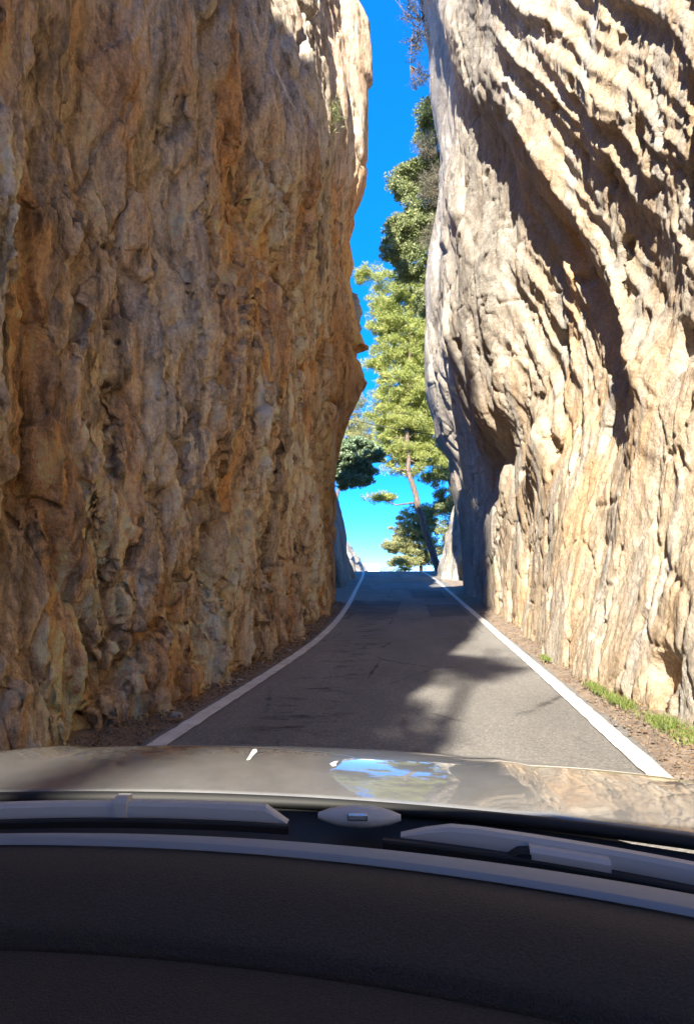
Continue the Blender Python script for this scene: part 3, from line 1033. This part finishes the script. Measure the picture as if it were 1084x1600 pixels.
tree('hanging_shrub', (.75, 30.5, 25.0), [(.75, 30.5, 25.0), (.35, 30.2, 24.7), (.0, 30, 24.0), (-.1, 30, 22.6)],
     [((.15, 30, 23.6), (.45, .5, .9), 20), ((.0, 30, 25.2), (.5, .5, .9), 18), ((.35, 30, 22.0), (.35, .4, .7), 12), ((-.9, 30, 26.2), (.35, .4, .3), 6)],
     M['purple'], 'sparse dark shrub hanging from the lip of the cream cliff', 'shrub', seed=28, r0=.04, per=60, leaf=.11, aspect=.22, limbs=30, clump=(.22, .4))
tree('cliff_shrub', (-2.3, 18.0, 12.3), [(-2.3, 18, 12.3), (-2.1, 18, 12.6), (-2.0, 18, 12.9)],
     [((-2.1, 17.9, 12.7), (.3, .3, .5), 12)],
     M['mid'], 'small grassy tuft growing in a cleft of the brown cliff', 'shrub', seed=30, r0=.02, per=60, leaf=.12, aspect=.12, limbs=6, clump=(.15, .3))
# low plants at the crest and along the verges
for i, (x, y, r, mt, lb) in enumerate([
        (1.9, 51.5, .45, 'grass', 'bright green bush at the foot of the pale rock shoulder'),
        (-.9, 57, .4, 'yellow', 'yellow green bush right behind the road crest'),
        (-4.3, 41.0, .35, 'oak', 'small dark bush at the foot of the grey rock bank'),
        (-6.6, 84, 1.9, 'mid', 'distant round bush above the far white wall'),
        (-3.4, 88, 2.3, 'pine_far', 'distant pale bush to the side of the far white wall'),
        (-.9, 80, 1.9, 'yellow', 'distant yellowish bush between the white wall and young pine')]):
    zb = float(gz(y))
    tree('bush', (x, y, zb - .05), [(x, y, zb - .05), (x, y, zb + r)], [((x, y, zb + r * .7), (r * 1.5, r, r * .7), 16)], M[mt], lb, 'bush', seed=40 + i, r0=.03,
         per=80, leaf=.10 if y < 70 else .2, aspect=.35, limbs=6, clump=(r * .4, r * .7))
# unseen pine added behind the car, its crowns set to dapple the road
tree('pine_tree', (-3.6, -14.5, 0), [(-3.6, -14.5, 0), (-3.4, -14.5, 5), (-3.1, -14.5, 9), (-3.0, -14.5, 13), (-2.9, -14.5, 18)],
     [((-3.6, -14.5, 13.2), (.6, 1.2, 1.5), 26), ((-3.2, -14.5, 16.6), (.9, 1.2, 1.2), 16)],
     M['pine'], 'unseen pine added behind the car to dapple the road with shade', seed=51, r0=.2, per=110, leaf=.22, aspect=.25, limbs=20, clump=(.3, .55))


# grass on the verge under the cream cliff
def grass_patch(name, spots, mat, label, n, h):
    V = []
    for (x, y, rx, ry_) in spots:
        px = x + RNG.normal(size=n) * rx
        py = y + RNG.normal(size=n) * ry_
        hh = h * RNG.uniform(.5, 1.3, n)
        an = RNG.uniform(0, 2 * math.pi, n)
        w = 0.006
        lean = RNG.normal(size=(n, 2)) * 0.5
        pz = gz(py) + 0.02
        ax, ay = np.cos(an) * w, np.sin(an) * w
        V.append(np.stack([np.stack([px - ax, py - ay, pz], -1), np.stack([px + ax, py + ay, pz], -1),
                           np.stack([px + lean[:, 0] * hh, py + lean[:, 1] * hh, pz + hh], -1)], 1))
    V = np.concatenate(V).reshape(-1, 3)
    o = mesh_obj(name, V, np.arange(len(V)).reshape(-1, 3), mat, smooth=False)
    tag(o, label, 'grass', kind='stuff')
    return o


grass_patch('grass', [(2.02, 7.8, .05, .22), (2.12, 6.75, .07, .2), (1.98, 8.6, .04, .2), (2.2, 6.1, .08, .2), (1.9, 11.4, .03, .12)], M['grass'], 'fresh green grass at the foot of the cream cliff', 480, .06)


def litter(name, n, fx, y0, y1, label, sz):
    y = y0 + (y1 - y0) * RNG.random(n) ** 1.6
    x = fx(y, RNG.random(n))
    z = gz(y) + 0.025 + RNG.random(n) * 0.03
    d = RNG.normal(size=(n, 3))
    d[:, 2] *= 0.35
    d /= np.linalg.norm(d, axis=1, keepdims=True)
    t = np.cross(d, np.array([0, 0, 1.0]) + RNG.normal(size=(n, 3)) * .3)
    t /= np.linalg.norm(t, axis=1, keepdims=True)
    s = sz * RNG.uniform(.5, 1.6, (n, 1))
    c = np.stack([x, y, z], -1)
    V = np.stack([c - d * s, c + t * s * .4, c + d * s, c - t * s * .4], 1).reshape(-1, 3)
    o = mesh_obj(name, V, np.arange(len(V)).reshape(-1, 4), M['litter'], smooth=False)
    tag(o, label, 'leaf litter', kind='stuff')


litter('leaf_litter', 5000, lambda y, u: left_line(y) - 0.14 - u ** 1.0 * 0.5, 4.5, 25, 'brown fallen leaves and twigs along the brown cliff', .017)
litter('leaf_litter', 5000, lambda y, u: right_line(y) + 0.12 + (1 - u * u) * 0.5, 4.5, 25, 'reddish fallen leaves and needles along the cream cliff', .011)

def gravel(name, n, fx, y0, y1, label):
    """small angular stones lying on the verge"""
    y = y0 + (y1 - y0) * RNG.random(n) ** 1.5
    x = fx(y, RNG.random(n))
    r = 0.006 + 0.022 * RNG.random(n) ** 3
    D = np.array([(1, 0, 0), (0, 1, 0), (-1, 0, 0), (0, -1, 0), (0, 0, .7), (0, 0, -.7)])
    V = D[None] * r[:, None, None] * RNG.uniform(.6, 1.4, (n, 6, 1))
    an = RNG.uniform(0, 6.28, n)
    ca, sa = np.cos(an)[:, None], np.sin(an)[:, None]
    V = np.stack([V[..., 0] * ca - V[..., 1] * sa, V[..., 0] * sa + V[..., 1] * ca, V[..., 2]], -1)
    V = V + np.stack([x, y, gz(y) + .02 + r * .3], -1)[:, None]
    T = np.array([(0, 1, 4), (1, 2, 4), (2, 3, 4), (3, 0, 4), (1, 0, 5), (2, 1, 5), (3, 2, 5), (0, 3, 5)])
    F = (T[None] + 6 * np.arange(n)[:, None, None]).reshape(-1, 3)
    o = mesh_obj(name, V.reshape(-1, 3), F, M['rock_bank'], smooth=False)
    tag(o, label, 'gravel', kind='stuff')


gravel('gravel', 1100, lambda y, u: left_line(y) - 0.13 - u * 0.5, 4.5, 25, 'grit and small stones strewn below the brown cliff')
gravel('gravel', 1300, lambda y, u: right_line(y) + 0.11 + u * 0.55, 4.5, 25, 'grit and small stones strewn below the cream cliff')

# loose stones on the left verge
M['stone'] = plain('pale_loose_stone', (0.42, 0.36, 0.29), .9, bump=(30, .6, .02), var=(6, .6, 1.3))
for i, (x, y, r, lb) in enumerate([(-2.2, 6.75, .045, 'pale flat stone nearest the car on the brown cliff verge'), (-2.12, 8.9, .03, 'small pale stone beside the white line on the shaded verge'),
                                   (-2.2, 10.5, .035, 'tan stone at the foot of the brown cliff'), (-2.1, 12.2, .04, 'pale stone farthest along the shaded verge')]):
    rock_mound('stone', (x, y, float(gz(y)) + .015), (r * 1.5, r, r * .8), M['stone'], 60 + i * 3.1, lb, 'stone', n=20, rough=.25)

# ------------------------------------------------------------------ far wall, cables
M['cable'] = plain('black_cable', (0.03, 0.03, 0.03), .6)
for (p0, p1, sag, lb) in [((-7, 43.0, 11.1), (6, 46.0, 9.3), .5, 'thick dark overhead cable sagging across the gap'), ((-7, 45.5, 11.9), (6, 47, 11.0), .35, 'thin overhead cable above the thick one')]:
    pts = []
    for t in np.linspace(0, 1, 30):
        p = np.array(p0) * (1 - t) + np.array(p1) * t
        p[2] -= sag * 4 * t * (1 - t)
        pts.append(p)
    o = MB().tube(pts, .022 if 'thick' in lb[:6] else .013, 6).build('overhead_cable', M['cable'])
    tag(o, lb, 'cable', 'overhead cables')

M['white_wall'] = plain('white_rendered_wall', (0.74, 0.73, 0.70), .9, var=(3, .85, 1.1))
w = empty('roadside_wall', (-6.2, 78, float(gz(78))))
MB().box((-3.0, -.15, -1), (2.4, .15, 1.75)).build('wall', M['white_wall'], w, False, .02)
MB().box((-3.05, -.2, 1.752), (2.45, .2, 1.85)).build('coping', M['rock_far'], w, False, .02)
tag(w, 'low white wall far off beyond the road crest', 'wall')

# ------------------------------------------------------------------ the car
XC = -0.35


def paint_mat():
    m, nt, b = new_mat('grey_metallic_paint')
    g = N(nt)
    fl = g.noise(g.co, 900, 2, .5)
    c = g.ramp(fl, [(.3, (.12, .12, .12)), (.7, (.22, .22, .22))])
    dust = g.ramp(g.noise(g.mapped((1, 1, 1)), 14, 8, .7), [(.40, .1), (.75, .55)])
    c = g.mix(dust, c, (.30, .30, .295))
    g.link(c, b.inputs['Base Color'])
    b.inputs['Metallic'].default_value = .25
    b.inputs['Roughness'].default_value = .42
    b.inputs['Coat Weight'].default_value = 1.0
    b.inputs['Coat Roughness'].default_value = .03
    g.link(g.bump(g.noise(g.co, 5, 2, .5), .05, .01), b.inputs['Coat Normal'])
    return m


M['paintwork'] = paint_mat()
M['plastic'] = plain('black_trim_plastic', (.018, .018, .02), .55, bump=(300, .3, .002))
M['rubber'] = plain('black_rubber', (.014, .014, .014), .7)
M['wiper'] = plain('grey_wiper_plastic', (.52, .50, .475), .5, spec=.5)
M['dash'] = plain('grained_dashboard', (.044, .040, .038), .62, spec=.4, bump=(380, 1.0, .004), var=(330, .55, 1.5))
M['dash_lip'] = plain('skylit_dashboard_edge', (.30, .32, .335), .5, spec=.4, bump=(300, .3, .002))  # sky light on the front edge painted in as lighter blue-grey
M['metal'] = plain('bright_metal', (.6, .6, .6), .25, metal=1)
M['lining'] = plain('dark_cabin_lining', (.05, .05, .05), .9)

car = empty('car', (XC, 0, 0))
tag(car, 'dark grey car seen from inside over its dashboard and bonnet', 'car')

# bonnet
rear = lambda s: 1.22 - .20 * s * s
s_ = np.linspace(-.98, .98, 65)
G = []
for t in np.linspace(0, 1, 40):
    rowp = []
    for s in s_:
        y0 = rear(s)
        y1 = 2.25 - .22 * s * s
        y = y0 + (y1 - y0) * t
        d = y - y0
        z = .984 - .014 * s * s - .173 * d * d - .10 * max(0, abs(s) - .88) ** 2 * 12
        z += .006 * math.exp(-((abs(s) - .56 + .05 * t) / .035) ** 2)      # pressed crease
        if t > .9:
            z -= (t - .9) * 1.2
        rowp.append((s, y, z))
    G.append(rowp)
hood = MB().sheet(G).build('bonnet', M['paintwork'], car)
md = hood.modifiers.new('solid', 'SOLIDIFY')
md.thickness = .012
md.offset = -1
# dried splashes on the bonnet
M['splash'] = plain('dried_white_splash', (.75, .75, .72), .8, var=(80, .7, 1.1))


def hood_z(s, y):
    d = y - rear(s)
    return .984 - .014 * s * s - .173 * d * d


for pts in ([(-.01, 1.66), (.002, 1.60), (.010, 1.53), (.016, 1.48)], [(.19, 1.50), (.186, 1.47), (.192, 1.44)]):
    G = []
    for k, (s, y) in enumerate(pts):
        w_ = .0035 * (1 + .8 * (k == 1))
        G.append([(s - w_, y, hood_z(s - w_, y) + .0015), (s + w_, y + .004, hood_z(s + w_, y) + .0015)])
    MB().sheet(G).build('dried_splash', M['splash'], hood)
# front end below
front = []
for k, (yy_, z_) in enumerate([(2.25, .70), (2.34, .62), (2.40, .45), (2.36, .25)]):
    front.append([(s * 1.0, yy_ - .35 * s * s, z_ - .045 * s * s) for s in s_])
MB().sheet(front).build('front_bumper', M['paintwork'], car)

# scuttle below the glass
G = []
for t, z_, dy in [(0, 0.972, -.006), (.15, .955, -.02), (.5, .935, -.08), (.8, .945, -.13), (1, .95, -.16)]:
    G.append([(s, rear(s) + dy - .03 * t * s * s, z_ - .03 * s * s - .03 * s * s * t) for s in np.linspace(-.95, .95, 57)])
MB().sheet(G, True).build('scuttle_panel', M['plastic'], car)
# rubber seal under the rear edge of the bonnet
MB().tube([(s, rear(s) - .009, .979 - .014 * s * s) for s in np.linspace(-.95, .95, 40)], .0095, 8).build('bonnet_seal', M['rubber'], car)


def bar(path, hh, ww):
    """a flattened bar along path, hh high and ww deep, sizes per point"""
    V, F = [], []
    for (x, y, z), h_, w_ in zip(path, hh, ww):
        for (a_, b_) in ((-1, -1), (1, -1), (1, .5), (.7, 1), (-.7, 1), (-1, .5)):
            V.append((x, y + a_ * w_ / 2, z - max(hh) / 2 + (b_ + 1) * h_ / 2))
    n = 6
    for i in range(len(path) - 1):
        for k in range(n):
            k2 = (k + 1) % n
            F.append((i * n + k, (i + 1) * n + k, (i + 1) * n + k2, i * n + k2))
    F.append(tuple(range(n)))
    F.append(tuple(range((len(path) - 1) * n, len(path) * n))[::-1])
    return V, F


def wiper_path(xa, xb, dy, za, n=16):
    P = []
    for x in np.linspace(xa, xb, n):
        P.append((x, rear(x) + dy - .02 * x * x, za - .045 * x * x))
    return P


# driver's side wiper
wp = empty('wiper', (0, 0, 0))
wp.parent = car
n = 16
hh = [.024] * 13 + [.0235, .013, .002]
MB().add(*bar(wiper_path(-.10, .155, -.075, .983, n), hh, [.02] * n)).build('arm', M['wiper'], wp, False)
MB().add(*bar(wiper_path(-.72, -.104, -.076, .983, n), [.020] * 8 + [.022] * 8, [.02] * n)).build('arm', M['wiper'], wp, False)
MB().add(*bar(wiper_path(-.112, -.092, -.077, .985, 3), [.036] * 3, [.026] * 3)).build('hinge', M['wiper'], wp, False)
MB().add(*bar(wiper_path(-.75, .16, -.095, .968, 24), [.012] * 24, [.012] * 24)).build('blade', M['rubber'], wp, False)
# passenger's side wiper
wp2 = empty('wiper', (0, 0, 0))
wp2.parent = car
hh = [.002, .014, .0225] + [.024] * 13
MB().add(*bar(wiper_path(.325, .86, -.085, .983, n), hh, [.02] * n)).build('arm', M['wiper'], wp2, False)
MB().add(*bar(wiper_path(.50, .60, -.098, .976, 6), [.022] * 6, [.03] * 6)).build('hinge', M['wiper'], wp2, False)
MB().add(*bar(wiper_path(.475, .508, -.1, .974, 4), [.008, .016, .018, .018], [.026] * 4)).build('hinge_cap', M['rubber'], wp2, False)
MB().add(*bar(wiper_path(.30, .85, -.11, .966, 20), [.012] * 20, [.012] * 20)).build('blade', M['rubber'], wp2, False)
# washer jet
nz = empty('washer_jet', (.262, rear(.262) - .055, .978))
nz.parent = car
G = []
for t in np.linspace(0, 1, 9):
    r_ = math.sin(math.pi * (0.04 + .92 * t)) ** .6
    G.append([((t - .5) * .125, math.cos(an) * .02 * r_, math.sin(an) * .016 * r_) for an in np.linspace(0, 2 * math.pi, 17)])
MB().sheet(G).build('housing', M['wiper'], nz)
MB().box((-.016, -.024, .001), (.014, -.017, .011)).build('nozzle', M['metal'], nz, False, .002)

# windscreen
M['glass'] = bpy.data.materials.new('clear_windscreen')
M['glass'].use_nodes = True
gn = M['glass'].node_tree
gn.nodes.remove(gn.nodes['Principled BSDF'])
tb = gn.nodes.new('ShaderNodeBsdfTransparent')
tb.inputs[0].default_value = (.94, .95, .945, 1)
gn.links.new(tb.outputs[0], gn.nodes['Material Output'].inputs['Surface'])
glass_base = lambda s: 1.09 - .20 * s * s
G = []
for t in np.linspace(0, 1, 12):
    G.append([(s * (1 - .12 * t), glass_base(s) + (.15 - 1.09) * t + .1 * s * s * t, .955 - .05 * s * s + .72 * t + .03 * math.sin(math.pi * t)) for s in np.linspace(-.91, .91, 29)])
MB().sheet(G).build('windscreen', M['glass'], car)

# dashboard
dash = empty('dashboard', (0, 0, 0))
dash.parent = car
lip = lambda s: 1.035 - .20 * s * s
sd = np.linspace(-.90, .90, 73)


def dash_strip(prof, name, mat):
    G = [[(s, lip(s) + dy + c * s * s + k * s, z_ - .035 * s * s + kz * s) for s in sd] for dy, z_, c, k, kz in prof]
    return MB().sheet(G, True).build(name, mat, dash)


dash_strip([(.045, .955, 0, 0, 0), (.03, .972, 0, 0, 0), (.012, .979, 0, 0, 0), (-.002, .979, 0, -.015, 0), (-.006, .977, 0, -.03, 0)], 'defroster_edge', M['dash_lip'])
M['dash_ridge'] = plain('skylit_dashboard_ridge', (.24, .265, .29), .45, bump=(200, .2, .001))  # bright sky-lit line along the dashboard painted into this strip
dash_strip([(-.0062, .9768, 0, -.03, 0), (-.008, .978, 0, -.03, 0), (-.011, .977, 0, -.03, 0), (-.0145, .970, 0, -.03, 0)], 'skylit_ridge', M['dash_ridge'])
prof = []
for t in np.linspace(0, 1, 18):
    prof.append((-.0148 - .147 * t, .968 - .022 * t + .012 * math.sin(math.pi * t) - .02 * t ** 3, 0, -.03 - .01 * t, 0))
prof += [(-.164, .918, 0, -.04, 0), (-.167, .905, 0, -.04, 0), (-.170, .90, 0, -.04, 0)]
dash_strip(prof, 'top_pad', M['dash'])
prof = [(-.160, .890, 0, -.04, 0), (-.172, .9065, 0, -.04, 0), (-.179, .910, 0, -.04, 0), (-.190, .909, 0, -.04, 0)]
for t in np.linspace(.1, 1, 10):
    prof.append((-.19 - .30 * t, .909 - .03 * t - .1 * t ** 3, 0, -.04, 0))
prof.append((-.52, .5, 0, -.04, 0))
dash_strip(prof, 'lower_pad', M['dash'])

# the rest of the car around the camera
G = []
for y, z_ in [(.15, 1.665), (0, 1.70), (-.5, 1.74), (-1.2, 1.73), (-1.9, 1.66), (-2.3, 1.55)]:
    G.append([(s, y - .03 * s * s, z_ - .06 * s * s) for s in np.linspace(-.81, .81, 17)])
ro = MB().sheet(G, True).build('roof', M['paintwork'], car)
md = ro.modifiers.new('solid', 'SOLIDIFY')
md.thickness = .03
for sx in (-1, 1):
    MB().tube([(sx * .93, .90, .90), (sx * .89, .58, 1.25), (sx * .82, .13, 1.635)], .042, 10).build('windscreen_pillar', M['lining'], car)
    MB().tube([(sx * .92, -.75, .9), (sx * .80, -.8, 1.69)], .05, 10).build('door_pillar', M['lining'], car)
    MB().tube([(sx * .90, -2.2, .9), (sx * .76, -2.15, 1.56)], .07, 10).build('rear_pillar', M['lining'], car)
    G = []
    for y in np.linspace(-2.5, 1.2, 16):
        G.append([(sx * (w_ - .05 * max(0, abs(y + .6) - 1.2)), y, z_) for w_, z_ in [(.90, .93), (.96, .86), (1.0, .7), (.99, .5), (.94, .3)]])
    o = MB().sheet(G, sx < 0).build('side_panel', M['paintwork'], car)
    md = o.modifiers.new('solid', 'SOLIDIFY')
    md.thickness = .03
    for yw in (-1.75, 1.35):
        wh = empty('wheel', (sx * .80, yw, .32))
        wh.parent = car
        for nm, mt, ro_, ri, hw in (('tyre', 'rubber', .32, .21, .10), ('rim', 'metal', .212, .03, .07)):
            G = []
            for (xx, rr_) in [(-hw, ri), (-hw, ro_ - .02), (-hw + .02, ro_), (hw - .02, ro_), (hw, ro_ - .02), (hw, ri)]:
                G.append([(xx, rr_ * math.cos(an), rr_ * math.sin(an)) for an in np.linspace(0, 2 * math.pi, 33)])
            MB().sheet(G).build(nm, M[mt], wh)
MB().box((-.85, -2.5, .28), (.85, 1.2, .32)).build('floor_pan', M['lining'], car, False)
MB().box((-.80, -2.55, .32), (.80, -2.45, 1.0)).build('tailgate', M['paintwork'], car, False, .02)
MB().box((-.82, .62, .32), (.82, .66, .80)).build('bulkhead', M['lining'], car, False)
